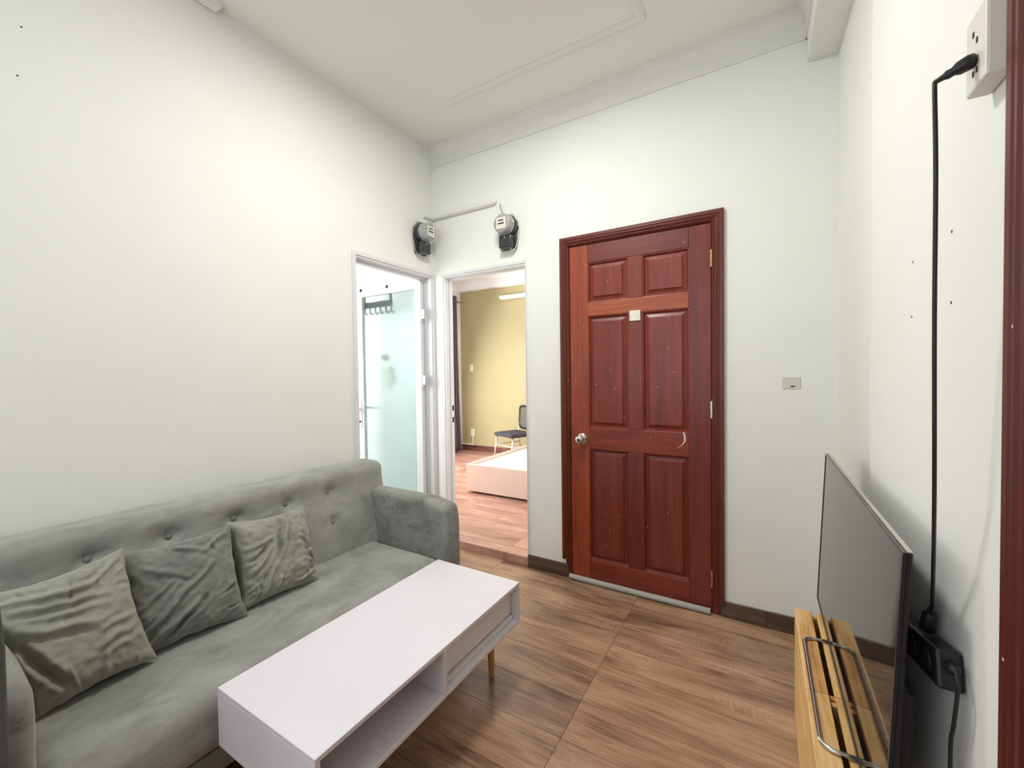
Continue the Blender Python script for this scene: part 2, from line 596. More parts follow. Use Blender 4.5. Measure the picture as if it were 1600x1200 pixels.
fl = ob('floor', B(-0.1, 2.6, YR - 0.1, 0.1, -0.14, -0.004), MAT['grout'])
setp(fl, 'brown wood-look plank floor of the living room', 'floor', kind='structure')
ys = [YR] + [round(-3.53 + 0.2 * k, 3) for k in range(18)] + [0.02]
planks(fl, [-0.0, 0.607, 1.55, 2.48], ys, 0.0, MAT['floor'])

cl = ob('ceiling', B(-0.1, 2.6, YR - 0.1, 0.1, ZC, ZC + 0.1), MAT['ceiling'])
setp(cl, 'off-white plaster ceiling of the living room', 'ceiling', kind='structure')

# left wall x in [-0.1, 0] with the bathroom opening
bm = bmesh.new()
box(bm, -0.1, 0, YR, -0.745, 0, ZC)
box(bm, -0.1, 0, -0.745, -0.03, 2.075, ZC)
box(bm, -0.1, 0, -0.03, 0.1, 0, ZC)
setp(ob('wall_left', bm, MAT['wall']), 'plain white wall behind the grey sofa', 'wall', kind='structure')

wl_ = bpy.data.objects['wall_left']
for y, z in ((-2.082, 2.52), (-2.095, 2.349)):
    ob('nail_hole', lathe(bmesh.new(), (-0.003, y, z), (1, 0, 0), [(0, 0.003), (0.0034, 0.003), (0.004, 0.002)], 10), MAT['hole'], wl_)

# back wall y in [0, 0.1] with the bedroom opening and the red door
bm = bmesh.new()
box(bm, 0, 0.10, 0, 0.1, 0, ZC)
box(bm, 0.10, 0.805, 0, 0.1, 2.06, ZC)
box(bm, 0.805, 1.085, 0, 0.1, 0, ZC)
box(bm, 1.085, 1.985, 0, 0.1, 2.15, ZC)
box(bm, 1.985, 2.6, 0, 0.1, 0, ZC)
box(bm, 1.085, 1.985, 0.06, 0.1, 0, 2.15)
setp(ob('wall_back', bm, MAT['wall']), 'white wall around the red panelled door', 'wall', kind='structure')

ob('nail_mark', B(2.136, 2.143, -0.0022, 0.002, 1.474, 1.4785), MAT['patch'], bpy.data.objects['wall_back'])

# right wall: shallow step with a rounded arris, then the plane that carries the sockets
bm = bmesh.new()
poly = [(2.6, 0.0), (W, 0.0), (W + 0.018, -0.74)]
for k in range(7):
    a = pi / 2 * k / 6
    poly.append((WN + 0.013 * (1 - sin(a)), -0.757 - 0.03 * (1 - cos(a))))
poly += [(WN, -1.70), (2.6, -1.70)]
prism(bm, poly, 0, ZC)
box(bm, WN, 2.6, -2.62, -1.70, 2.42, ZC)
box(bm, WN, 2.6, YR, -2.62, 0, ZC)
box(bm, WN + 0.09, 2.6, -2.62, -1.70, 0, 2.42)
wr = ob('wall_right', bm, MAT['wall'], auto=30)
setp(wr, 'white wall with socket box behind the television', 'wall', kind='structure')
for y, z in ((-1.385, 1.557), (-1.16, 1.553), (-1.155, 1.43), (-1.385, 1.43)):
    b = bmesh.new()
    lathe(b, (WN + 0.004, y - 0.04, z), (-1, 0, 0), [(0, 0.0035), (0.0035, 0.0035), (0.0045, 0.0028)], 12)
    ob('screw_hole', b, MAT['hole'], wr)

# unseen rear wall; its window is added to light the room
bm = bmesh.new()
box(bm, -0.1, 2.6, YR - 0.1, YR, 0, 0.88)
box(bm, -0.1, 2.6, YR - 0.1, YR, 2.62, ZC)
box(bm, -0.1, 0.28, YR - 0.1, YR, 0.88, 2.62)
box(bm, 2.02, 2.6, YR - 0.1, YR, 0.88, 2.62)
setp(ob('wall_rear', bm, MAT['wall']), 'white wall with an added window behind the viewer', 'wall', kind='structure')
wn = ob('window_1', sweep_u(bmesh.new(), 0.28, 2.02, 0.88, 2.62, [(0, 0), (0, 0.03), (0.05, 0.03), (0.05, 0)], lambda a, b, d: (a, YR + 0.0 + d - 0.05, b)), MAT['alu'])
setp(wn, 'white framed window added behind the viewer for light', 'window', kind='structure')

# ceiling beam, cornice, panel mouldings
setp(ob('trim_1', B(2.36, 2.52, YR, 0.0, 2.785, ZC, 0.004), MAT['wall']), 'white box beam running along the right wall under the ceiling', 'beam', kind='structure')


def cornice(a0, a1, f, name, label):
    prof = [(0, 2.897), (-0.010, 2.897), (-0.013, 2.903), (-0.010, 2.909), (-0.006, 2.911), (-0.008, 2.925)]
    for k in range(9):
        t = pi / 2 * k / 8
        prof.append((-0.012 - 0.043 * (1 - cos(t)), 2.93 + 0.085 * sin(t)))
    prof += [(-0.062, 3.016), (-0.062, ZC + 0.004), (0, ZC + 0.004)]
    o = ob(name, prism(bmesh.new(), prof, a0, a1, lambda d, z, a: f(a, d, z)), MAT['mould'], auto=35)
    setp(o, label, 'cornice', kind='structure')


cornice(0.0, 2.36, lambda a, d, z: (a, d, z), 'trim_2', 'plaster cornice where the door wall meets the ceiling')
cornice(YR, 0.0, lambda a, d, z: (2.36 + d * 0.7, a, z), 'trim_3', 'plaster cornice along the side of the box beam')


def strip(p0, p1, wdt, h, name, label):
    p0, p1 = Vector(p0), Vector(p1)
    d = (p1 - p0).normalized()
    s = Vector((-d.y, d.x, 0))
    bm = bmesh.new()
    prof = [(-wdt / 2, ZC + 0.003), (-wdt / 2, ZC - h * 0.45), (-wdt * 0.3, ZC - h * 0.6), (-wdt * 0.12, ZC - h), (wdt * 0.12, ZC - h), (wdt * 0.3, ZC - h * 0.6), (wdt / 2, ZC - h * 0.45), (wdt / 2, ZC + 0.003)]
    L = (p1 - p0).length
    prism(bm, prof, 0, L, lambda q, z, a: tuple(Vector((p0.x, p0.y, z)) + d * a + s * q))
    setp(ob(name, bm, MAT['mould'], auto=35), label, 'moulding', kind='structure')


strip((0.47, -0.38, 0), (1.69, -0.38, 0), 0.045, 0.014, 'trim_4', 'thin plaster moulding on the ceiling parallel to the door wall')
strip((1.67, -0.40, 0), (1.67, -2.4, 0), 0.045, 0.014, 'trim_5', 'thin plaster moulding on the ceiling running toward the viewer')

# baseboards on the back wall
bb = empty('baseboard_back', (0.9, 0, 0))
setp(bb, 'dark brown baseboard strips either side of the red door', 'baseboard', kind='structure')
for x0, x1, t in ((0.805, 1.105, 1.0), (1.985, 2.19, 1.1), (2.192, 2.48, 0.85)):
    o = ob('board', B(x0, x1, -0.012, 0.0, 0.0, 0.085, 0.002, 1), MAT['basewood'], bb)
    o.color = (t, t, t, 1)
br = empty('baseboard_right', (2.45, -0.4, 0))
setp(br, 'dark brown baseboard at the foot of the right wall', 'baseboard', kind='structure')
for y0, y1, xw, t in ((-0.72, -0.012, W, 0.95), (-1.25, -0.79, WN, 1.05), (-1.66, -1.252, WN, 0.9)):
    o = ob('board', B(xw - 0.012, xw + (0.02 if xw == W else 0), y0, y1, 0.0, 0.085, 0.002, 1), MAT['basewood'], br)
    o.color = (t, t, t, 1)

# ------------------------------------------------------------------ red panelled door
d1 = empty('door_1', (1.535, 0, 0))
setp(d1, 'red mahogany six-panel door with steel knob in a moulded casing', 'door', kind='structure')
prof = [(0, 0.0), (0, -0.020), (0.004, -0.024), (0.020, -0.024), (0.024, -0.019), (0.029, -0.019), (0.033, -0.023), (0.038, -0.021), (0.041, -0.014), (0.046, -0.014), (0.049, -0.017), (0.054, -0.013), (0.058, -0.006), (0.060, -0.004), (0.060, 0.05), (0.02, 0.05), (0.02, 0.0)]
o = ob('casing', sweep_u(bmesh.new(), 1.066, 2.003, 0.0, 2.171, prof, lambda a, b, d: (a, d, b), zl=0.12, zr=0.06), MAT['mah_v'], d1, auto=30)
o.color = (0.62, 0.62, 0.62, 1)
for x0, x1 in ((1.087, 1.126), (1.944, 1.984)):
    o = ob('jamb', B(x0, x1, -0.006, 0.055, 0.0, 0.125, 0.002, 1), MAT['mah_v'], d1)
    o.color = (0.55, 0.55, 0.55, 1)
YL0, YL1 = -0.004, 0.036
LX0, LX1 = 1.129, 1.941


def dpart(name, x0, x1, z0, z1, mat, t, y0=YL0):
    o = ob(name, B(x0, x1, y0, YL1, z0, z1, 0.003, 2), mat, d1)
    o.color = (*t, 1)


dpart('stile', LX0, 1.248, 0.012, 2.108, MAT['mah_v'], (1.40, 1.75, 1.5))
dpart('stile', 1.830, LX1, 0.012, 2.108, MAT['mah_v'], (0.82, 0.72, 0.80))
dpart('rail', 1.248, 1.830, 1.996, 2.108, MAT['mah_h'], (0.72, 0.68, 0.85))
dpart('rail', 1.248, 1.830, 1.667, 1.752, MAT['mah_h'], (1.65, 2.4, 1.9))
dpart('rail', 1.248, 1.830, 0.843, 0.975, MAT['mah_h'], (1.08, 1.05, 1.0))
dpart('rail', 1.248, 1.830, 0.012, 0.147, MAT['mah_h'], (1.0, 0.95, 0.95))
for z0, z1, t in ((1.752, 1.996, (0.95, 0.95, 1.0)), (0.975, 1.667, (0.9, 0.85, 0.85)), (0.147, 0.843, (0.75, 0.68, 0.75))):
    dpart('mullion', 1.495, 1.580, z0, z1, MAT['mah_v'], t)
for k, (x0, x1, z0, z1) in enumerate(((1.248, 1.495, 1.752, 1.996), (1.580, 1.830, 1.752, 1.996), (1.248, 1.495, 0.975, 1.667), (1.580, 1.830, 0.975, 1.667), (1.248, 1.495, 0.147, 0.843), (1.580, 1.830, 0.147, 0.843))):
    bm = bmesh.new()
    rings = []
    for ins, y in ((-0.004, 0.030), (0.0, 0.000), (0.005, 0.001), (0.010, 0.009), (0.013, 0.014), (0.017, 0.014), (0.033, 0.008), (0.035, 0.003), (0.038, 0.002)):
        rings.append([bm.verts.new(q) for q in ((x0 + ins, y, z0 + ins), (x1 - ins, y, z0 + ins), (x1 - ins, y, z1 - ins), (x0 + ins, y, z1 - ins))])
    for a in range(len(rings) - 1):
        for i in range(4):
            bm.faces.new((rings[a][i], rings[a][(i + 1) % 4], rings[a + 1][(i + 1) % 4], rings[a + 1][i]))
    bm.faces.new(rings[-1])
    bm.faces.new(rings[0][::-1])
    o = ob('panel', bm, MAT['mah_v'], d1)
    t = (0.98, 1.05, 0.95, 1.0, 0.78, 0.85)[k]
    o.color = (t, t * 0.95, t, 1)
kx, kz = 1.203, 0.904
kn = ob('knob', lathe(bmesh.new(), (kx, YL0, kz), (0, -1, 0), [(0, 0.033), (0.004, 0.033), (0.008, 0.028), (0.012, 0.016), (0.026, 0.014), (0.032, 0.020), (0.040, 0.0255), (0.052, 0.0265), (0.060, 0.022), (0.064, 0.012), (0.066, 0.008)]), MAT['chrome'], d1, smooth=True, auto=40)
setp(kn, 'round brushed steel door knob')
ob('keyhole', lathe(bmesh.new(), (kx, YL0 - 0.066, kz), (0, -1, 0), [(0, 0.009), (0.003, 0.008)], 16), MAT['hole'], kn)
for z, mt in ((1.917, 'brass'), (1.109, 'chrome'), (0.191, 'brass')):
    bm = bmesh.new()
    for k in range(4):
        cyl(bm, (1.9425, -0.011, z - 0.045 + k * 0.023), (1.9425, -0.011, z - 0.045 + k * 0.023 + 0.0215), 0.007, n=14)
    box(bm, 1.938, 1.947, -0.009, -0.001, z - 0.045, z + 0.046)
    ob('hinge', bm, MAT[mt], d1)
pl_ = ob('number_plate', B(1.507, 1.570, -0.014, YL0, 1.617, 1.677, 0.003), MAT['cream'], d1)
setp(pl_, 'small square cream plastic plate')
for dx, dz in ((0.004, 0.006), (0.013, 0.0), (0.013, -0.012)):
    ob('contact_slot', B(1.538 + dx, 1.542 + dx, -0.0152, -0.013, 1.642 + dz, 1.648 + dz), MAT['patch'], pl_)
bm = bmesh.new()
pts = [(1.799, 0.978), (1.806, 0.962), (1.807, 0.93), (1.795, 0.91), (1.770, 0.889)]
wd = (0.003, 0.004, 0.004, 0.003, 0.001)
prev = None
for (x, z), w_ in zip(pts, wd):
    cur = (bm.verts.new((x - w_, -0.0056, z)), bm.verts.new((x + w_, -0.0056, z + w_ * 0.4)), bm.verts.new((x + w_, -0.0035, z + w_ * 0.4)), bm.verts.new((x - w_, -0.0035, z)))
    if prev:
        for i in range(4):
            bm.faces.new((prev[i], prev[(i + 1) % 4], cur[(i + 1) % 4], cur[i]))
    else:
        bm.faces.new(cur[::-1])
    prev = cur
bm.faces.new(prev)
ob('paint_scratch', bm, MAT['paint'], d1)
sw = ob('draught_tube', tube(bmesh.new(), [(1.118, -0.022, 0.019), (1.4, -0.022, 0.018), (1.935, -0.024, 0.019)], 0.0165, 14, 6), MAT['tubegrey'], d1, smooth=True, auto=60)
setp(sw, 'long grey foam draught tube along the door bottom')

# ------------------------------------------------------------------ bathroom door in the left wall
d2 = empty('door_2', (-0.03, -0.37, 0))
setp(d2, 'open frosted glass door in a white aluminium frame beside the sofa', 'door', kind='structure')
prof = [(0, 0.0), (0, 0.012), (0.022, 0.012), (0.024, 0.004), (0.034, 0.004), (0.036, -0.02), (0.036, -0.045), (0.052, -0.045), (0.052, -0.085), (0.03, -0.085), (0.014, -0.02), (0.012, 0.0)]
ob('frame', sweep_u(bmesh.new(), -0.757, -0.002, 0.0, 2.094, prof, lambda a, b, d: (d, a, b)), MAT['alu'], d2)
HX, HY = -0.052, -0.062
leaf = empty('leaf', Vector((HX, HY, 0)) - d2.location, (0, 0, radians(1.5)))
leaf.parent = d2
LW, LT, LZ0, LZ1 = 0.70, 0.036, 0.012, 2.036


def lp(name, x0, x1, z0, z1, mat, y0=-LT / 2 - 0.018, y1=LT / 2 - 0.018, bev=0.002):
    return ob(name, B(-x1, -x0, y0, y1, z0, z1, bev, 1), mat, leaf, local=True)


lp('stile', 0.0, 0.062, LZ0, LZ1, MAT['alu'])
hs = lp('stile', LW - 0.062, LW, LZ0, LZ1, MAT['alu'])
lp('rail', 0.062, LW - 0.062, LZ1 - 0.062, LZ1, MAT['alu'])
lp('rail', 0.062, LW - 0.062, LZ0, LZ0 + 0.12, MAT['alu'])
gl = lp('glass_pane', 0.058, LW - 0.058, LZ0 + 0.115, LZ1 - 0.058, MAT['frost'], -0.021, -0.015, 0)
setp(gl, 'pale green frosted glass pane')
bm = bmesh.new()
box(bm, -LW + 0.012, -LW + 0.046, -0.046, -0.036, 0.89, 1.12, 0.003)
cyl(bm, (-LW + 0.029, -0.036, 1.045), (-LW + 0.029, -0.085, 1.045), 0.009)
box(bm, -LW - 0.025, -LW + 0.075, -0.092, -0.076, 1.036, 1.056, 0.004)
ob('handle', bm, MAT['alu'], leaf, local=True)
bm = lathe(bmesh.new(), (-LW + 0.029, -0.045, 0.935), (0, -1, 0), [(0, 0.011), (0.003, 0.010)], 16)
ob('keyhole', bm, MAT['hole'], leaf, local=True)
bm = bmesh.new()
box(bm, -LW + 0.012, -LW + 0.046, 0.0, 0.010, 0.89, 1.12, 0.003)
cyl(bm, (-LW + 0.029, 0.01, 1.045), (-LW + 0.029, 0.05, 1.045), 0.009)
box(bm, -LW + 0.02, -LW + 0.15, 0.042, 0.058, 1.036, 1.056, 0.004)
ob('handle', bm, MAT['alu'], leaf, local=True)
for z in (1.78, 1.28, 0.35):
    bm = bmesh.new()
    for k in range(3):
        cyl(bm, (0.006, -0.040, z - 0.055 + k * 0.037), (0.006, -0.040, z - 0.055 + k * 0.037 + 0.034), 0.010, n=14)
    box(bm, -0.028, 0.006, -0.041, -0.035, z - 0.05, z + 0.05)
    box(bm, 0.006, 0.040, -0.043, -0.037, z - 0.035, z + 0.035)
    ob('hinge', bm, MAT['alu'], leaf, local=True)

# over-door hook rack hanging on the frosted leaf
rk = empty('hook_rack', (HX, HY, 0), (0, 0, radians(1.5)))
setp(rk, 'grey six-hook rack hung over the top of the frosted glass door', 'hook rack')
for x in (-0.645, -0.345):
    bm = bmesh.new()
    box(bm, x - 0.012, x + 0.012, -0.040, 0.006, LZ1 + 0.0005, LZ1 + 0.004)
    box(bm, x - 0.012, x + 0.012, -0.040, -0.0365, LZ1 - 0.02, LZ1 + 0.004)
    box(bm, x - 0.012, x + 0.012, 0.002, 0.006, LZ1 - 0.15, LZ1 + 0.004)
    ob('strap', bm, MAT['black'], rk, local=True)
ob('bar', B(-0.66, -0.33, 0.005, 0.011, LZ1 - 0.155, LZ1 - 0.105, 0.003), MAT['black'], rk, local=True)
for k in range(6):
    x = -0.645 + 0.06 * k
    ob('hook', tube(bmesh.new(), [(x, 0.008, LZ1 - 0.14), (x, 0.010, LZ1 - 0.19), (x, 0.030, LZ1 - 0.205), (x, 0.045, LZ1 - 0.185)], 0.006, 8, 5), MAT['black'], rk, local=True, smooth=True)

# ------------------------------------------------------------------ bedroom doorway frame
d3 = empty('door_3', (0.45, 0, 0))
setp(d3, 'white aluminium frame of the open bedroom doorway', 'door frame', kind='structure')
prof = [(0, 0.0), (0, -0.010), (0.020, -0.010), (0.023, -0.003), (0.032, -0.003), (0.034, 0.022), (0.034, 0.040), (0.042, 0.040), (0.042, 0.075), (0.03, 0.075), (0.014, 0.02), (0.012, 0.0)]
ob('frame', sweep_u(bmesh.new(), 0.08, 0.84, 0.0, 2.082, prof, lambda a, b, d: (min(a, 0.803 + max(0, (a - 0.80)) * 0.2), d, b), zl=0.055, zr=0.055), MAT['alu'], d3)
for z in (1.06, 0.97):
    ob('strike_slot', B(0.1215, 0.1232, 0.050, 0.070, z - 0.02, z + 0.02), MAT['hole'], d3)
ob('threshold', B(0.10, 0.805, 0.004, 0.10, 0.0, 0.0585, 0.002, 1), MAT['bedfloor'], d3)

# ------------------------------------------------------------------ bathroom shell
bm = bmesh.new()
box(bm, -1.8, -1.7, -1.7, 0.14, 0, 2.75)
box(bm, -1.7, -0.1, -1.8, -1.7, 0, 2.75)
box(bm, -2.4, -0.1, 0.10, 0.14, 0, 2.75)
box(bm, -0.1, 0.0, 0.1, 0.14, 0, 2.75)
setp(ob('wall_bathroom', bm, MAT['tile']), 'bright white wall inside the bathroom', 'wall', kind='structure')
setp(ob('floor_bathroom', B(-1.8, -0.1, -1.8, 0.14, -0.1, -0.001), MAT['tile']), 'pale floor inside the bathroom', 'floor', kind='structure')
setp(ob('ceiling_bathroom', B(-1.8, -0.1, -1.8, 0.14, 2.75, 2.85), MAT['white']), 'white ceiling inside the bathroom', 'ceiling', kind='structure')
# small switch box on the bathroom wall, seen blurred through the glass
sb = empty('switch_box', (-0.60, 0.10, 1.27))
setp(sb, 'small white switch box seen blurred through the frosted glass', 'switch')
ob('housing', B(-0.655, -0.555, 0.055, 0.10, 1.25, 1.40, 0.006), MAT['cream'], sb)
ob('rocker', B(-0.62, -0.59, 0.048, 0.056, 1.30, 1.36, 0.003), MAT['patch'], sb)
pb = empty('pull_hook', (-0.64, 0.10, 1.45))
setp(pb, 'small dark wall hook above the blurred switch box', 'hook')
ob('plate', B(-0.665, -0.62, 0.088, 0.10, 1.45, 1.50, 0.004), MAT['black'], pb)
ob('peg', cyl(bmesh.new(), (-0.642, 0.09, 1.47), (-0.642, 0.05, 1.48), 0.010), MAT['black'], pb)

# ------------------------------------------------------------------ bedroom shell and things
ZB, YB, XL = 0.06, 3.16, -2.19
fb = ob('floor_bedroom', B(-2.4, 1.5, 0.10, 3.26, -0.1, ZB - 0.004), MAT['grout'])
setp(fb, 'reddish brown plank floor of the bedroom beyond the doorway', 'floor', kind='structure')
planks(fb, [-2.30, -1.24, -0.335, 0.607, 1.4], [0.10] + [round(0.27 + 0.2 * k, 3) for k in range(15)] + [3.16], ZB, MAT['bedfloor'])
setp(ob('ceiling_bedroom', B(-2.4, 1.5, 0.10, 3.26, 2.82, 2.92), MAT['white']), 'white bedroom ceiling glimpsed through the doorway', 'ceiling', kind='structure')
setp(ob('wall_bedroom_back', B(-2.4, 1.5, YB, 3.26, 0, 2.82), MAT['bedwall']), 'olive yellow bedroom wall behind the bed base', 'wall', kind='structure')
setp(ob('trim_6', B(-2.3, 1.4, YB - 0.10, YB - 0.001, 2.70, 2.82), MAT['white']), 'white ceiling band above the olive bedroom wall', 'trim', kind='structure')
bm = bmesh.new()
box(bm, -2.4, XL, 0.14, YB, 0, 0.35)
box(bm, -2.4, XL, 0.14, YB, 2.4, 2.82)
box(bm, -2.4, XL, 0.14, 0.6, 0.35, 2.4)
box(bm, -2.4, XL, 2.3, YB, 0.35, 2.4)
setp(ob('wall_bedroom_left', bm, MAT['white']), 'white bedroom wall beside the purple curtain', 'wall', kind='structure')
setp(ob('wall_bedroom_right', B(1.4, 1.5, 0.1, YB, 0, 2.82), MAT['white']), 'white bedroom wall hidden beyond the red door', 'wall', kind='structure')
bw = empty('baseboard_bedroom', (-1.2, YB, ZB))
setp(bw, 'dark reddish baseboard under the olive bedroom wall', 'baseboard', kind='structure')
for x0, x1 in ((-2.3, -1.4), (-1.398, -0.5), (-0.498, 0.4)):
    ob('board', B(x0, x1, YB - 0.012, YB, ZB, ZB + 0.09, 0.002, 1), MAT['basewood'], bw).color = (1.5, 1.0, 1.0, 1)
w2 = ob('window_2', sweep_u(bmesh.new(), 0.6, 2.3, 0.35, 2.4, [(0, 0), (0, 0.03), (0.05, 0.03), (0.05, 0)], lambda a, b, d: (XL + d - 0.06, a, b)), MAT['alu'])
setp(w2, 'white bedroom window frame hidden left of the doorway', 'window', kind='structure')

# curtain: pleated sheet with thickness
cu = empty('curtain', (-2.1, 2.9, ZB))
setp(cu, 'dark purple pleated curtain hanging to the bedroom floor', 'curtain')
bm = bmesh.new()
nu, nv = 60, 24
sheet = []
for i in range(nu + 1):
    row = []
    for j in range(nv + 1):
        u, v = i / nu, j / nv
        z = ZB + 0.02 + v * 2.52
        spread = 1.0 + 0.30 * (1 - v) ** 1.5
        y = 2.775 + (u - 0.5) * 0.34 * spread + 0.02 * (1 - v)
        x = -2.105 + 0.032 * sin(u * 2 * pi * 7) + 0.012 * sin(u * 23 + v * 5) * (1 - v)
        row.append(bm.verts.new((x, y, z)))
    sheet.append(row)
for i in range(nu):
    for j in range(nv):
        bm.faces.new((sheet[i][j], sheet[i + 1][j], sheet[i + 1][j + 1], sheet[i][j + 1]))
o = ob('cloth', bm, MAT['purple'], cu, smooth=True)
md = o.modifiers.new('thick', 'SOLIDIFY')
md.thickness = 0.004
ob('rod', cyl(bmesh.new(), (-2.105, 0.6, 2.52), (-2.105, 3.14, 2.52), 0.012), MAT['chrome'], cu)
for k in range(5):
    y = 2.74 + k * 0.08
    bm = bmesh.new()
    pts = [(-2.105 + 0.022 * cos(a * pi / 8), y, 2.52 + 0.022 * sin(a * pi / 8)) for a in range(17)]
    ob('ring', tube(bm, pts, 0.004, 6), MAT['chrome'], cu)

# bed base
bd = empty('bed_base', (0.3, 2.1, ZB))
setp(bd, 'low pale platform bed base without mattress on the bedroom floor', 'bed')
X0, X1, Y0, Y1 = -0.545, 1.05, 1.09, 3.02
ob('foot_board', B(X0, X1, Y0, Y0 + 0.025, ZB + 0.022, 0.365, 0.002, 1), MAT['bedpink'], bd)
ob('side_board', B(X0, X0 + 0.025, Y0 + 0.025, Y1, ZB + 0.022, 0.365, 0.002, 1), MAT['bedpink'], bd)
ob('side_board', B(X1 - 0.025, X1, Y0 + 0.025, Y1, ZB + 0.022, 0.365, 0.002, 1), MAT['bedpink'], bd)
ob('head_board', B(X0, X1, Y1, Y1 + 0.025, ZB + 0.022, 0.365, 0.002, 1), MAT['bedpink'], bd)
for k in range(4):
    y0 = Y0 + 0.027 + k * 0.491
    ob('deck_panel', B(X0 + 0.027, X1 - 0.027, y0, y0 + 0.486, 0.315, 0.335, 0.002, 1), MAT['bedwhite'], bd)
for x in (X0 + 0.05, X1 - 0.12):
    for y in (Y0 + 0.08, Y1 - 0.12):
        ob('foot', B(x, x + 0.07, y, y + 0.07, ZB, ZB + 0.03), MAT['hole'], bd)

# visitor chair
ch = empty('mesh_back_chair', (-0.90, 2.74, ZB), (0, 0, radians(-24)))
setp(ch, 'black mesh-back chair with pale metal legs behind the bed base', 'chair')
bm = rbox(-0.23, 0.23, -0.23, 0.20, 0.365, 0.425, 0.028, 10)
ob('seat', bm, MAT['seat'], ch, local=True, smooth=True)
bm = bmesh.new()
pr = []
for k in range(32):
    a = 2 * pi * k / 32
    pr.append((0.215 * (abs(cos(a)) ** 0.45) * (1 if cos(a) > 0 else -1), 0.62 + 0.165 * (abs(sin(a)) ** 0.45) * (1 if sin(a) > 0 else -1)))
tube(bm, [(x, 0.235 + 0.05 * (z - 0.42) - 0.05 * (1 - (x / 0.215) ** 2), z) for x, z in pr] + [(pr[0][0], 0.235 + 0.05 * (pr[0][1] - 0.42), pr[0][1])], 0.017, 8)
ob('back_frame', bm, MAT['black'], ch, local=True, smooth=True)
bm = bmesh.new()
rows = []
for i in range(13):
    x = -0.2 + 0.4 * i / 12
    hz = 0.155 if abs(x) < 0.17 else 0.135
    rows.append([bm.verts.new((x, 0.235 + 0.05 * (z - 0.42) - 0.05 * (1 - (x / 0.215) ** 2), z)) for z in [0.62 - hz + 2 * hz * j / 6 for j in range(7)]])
for i in range(12):
    for j in range(6):
        bm.faces.new((rows[i][j], rows[i + 1][j], rows[i + 1][j + 1], rows[i][j + 1]))
o = ob('back_mesh', bm, MAT['mesh'], ch, local=True, smooth=True)
o.modifiers.new('thick', 'SOLIDIFY').thickness = 0.003
for s in (-1, 1):
    ob('leg', tube(bmesh.new(), [(s * 0.20, -0.18, 0.372), (s * 0.215, -0.235, 0.0)], 0.011, 10), MAT['chairmetal'], ch, local=True, smooth=True)
    ob('leg', tube(bmesh.new(), [(s * 0.20, 0.235, 0.52), (s * 0.20, 0.20, 0.38), (s * 0.215, 0.27, 0.0)], 0.011, 10), MAT['chairmetal'], ch, local=True, smooth=True)
    ob('side_rail', tube(bmesh.new(), [(s * 0.206, -0.20, 0.24), (s * 0.206, 0.226, 0.24)], 0.008, 8), MAT['chairmetal'], ch, local=True, smooth=True)
ob('stretcher', tube(bmesh.new(), [(-0.206, -0.20, 0.24), (0.206, -0.20, 0.24)], 0.009, 8), MAT['chairmetal'], ch, local=True, smooth=True)

# tube lamp, switch, outlet on the olive wall
tl = empty('tube_lamp', (-1.0, YB, 2.5))
setp(tl, 'white fluorescent tube fitting high on the olive bedroom wall', 'lamp')
ob('batten', B(-1.36, -0.16, YB - 0.045, YB, 2.50, 2.56, 0.004), MAT['bedwhite'], tl)
ob('tube', cyl(bmesh.new(), (-1.32, YB - 0.065, 2.53), (-0.20, YB - 0.065, 2.53), 0.015), MAT['emit'], tl)
for x in (-1.345, -0.175):
    ob('lamp_holder', B(x - 0.014, x + 0.014, YB - 0.085, YB - 0.04, 2.508, 2.552, 0.003), MAT['bedwhite'], tl)
sw1 = empty('light_switch', (-1.97, YB, 1.39))
setp(sw1, 'small white light switch on the olive bedroom wall', 'switch')
ob('plate', B(-2.0, -1.94, YB - 0.012, YB, 1.38, 1.49, 0.004), MAT['cream'], sw1)
ob('rocker', B(-1.985, -1.955, YB - 0.017, YB - 0.010, 1.44, 1.47, 0.002), MAT['patch'], sw1)
so = empty('wall_outlet', (-1.97, YB, 0.30))
setp(so, 'cream double outlet with white cord low on the olive wall', 'outlet')
o = ob('plate', B(-2.0, -1.925, YB - 0.012, YB, 0.30, 0.42, 0.004), MAT['cream'], so)
for z in (0.335, 0.385):
    ob('socket_hole', B(-1.975, -1.95, YB - 0.0135, YB - 0.010, z - 0.012, z + 0.012), MAT['patch'], o)
ob('cord', tube(bmesh.new(), [(-1.955, YB - 0.012, 0.31), (-1.95, YB - 0.016, 0.22), (-1.94, YB - 0.016, 0.152)], 0.008, 8, 5), MAT['bedwhite'], so, smooth=True)
ob('cable_strip', B(-2.3, -1.935, YB - 0.013, YB, 0.151, 0.166), MAT['bedwhite'], so)

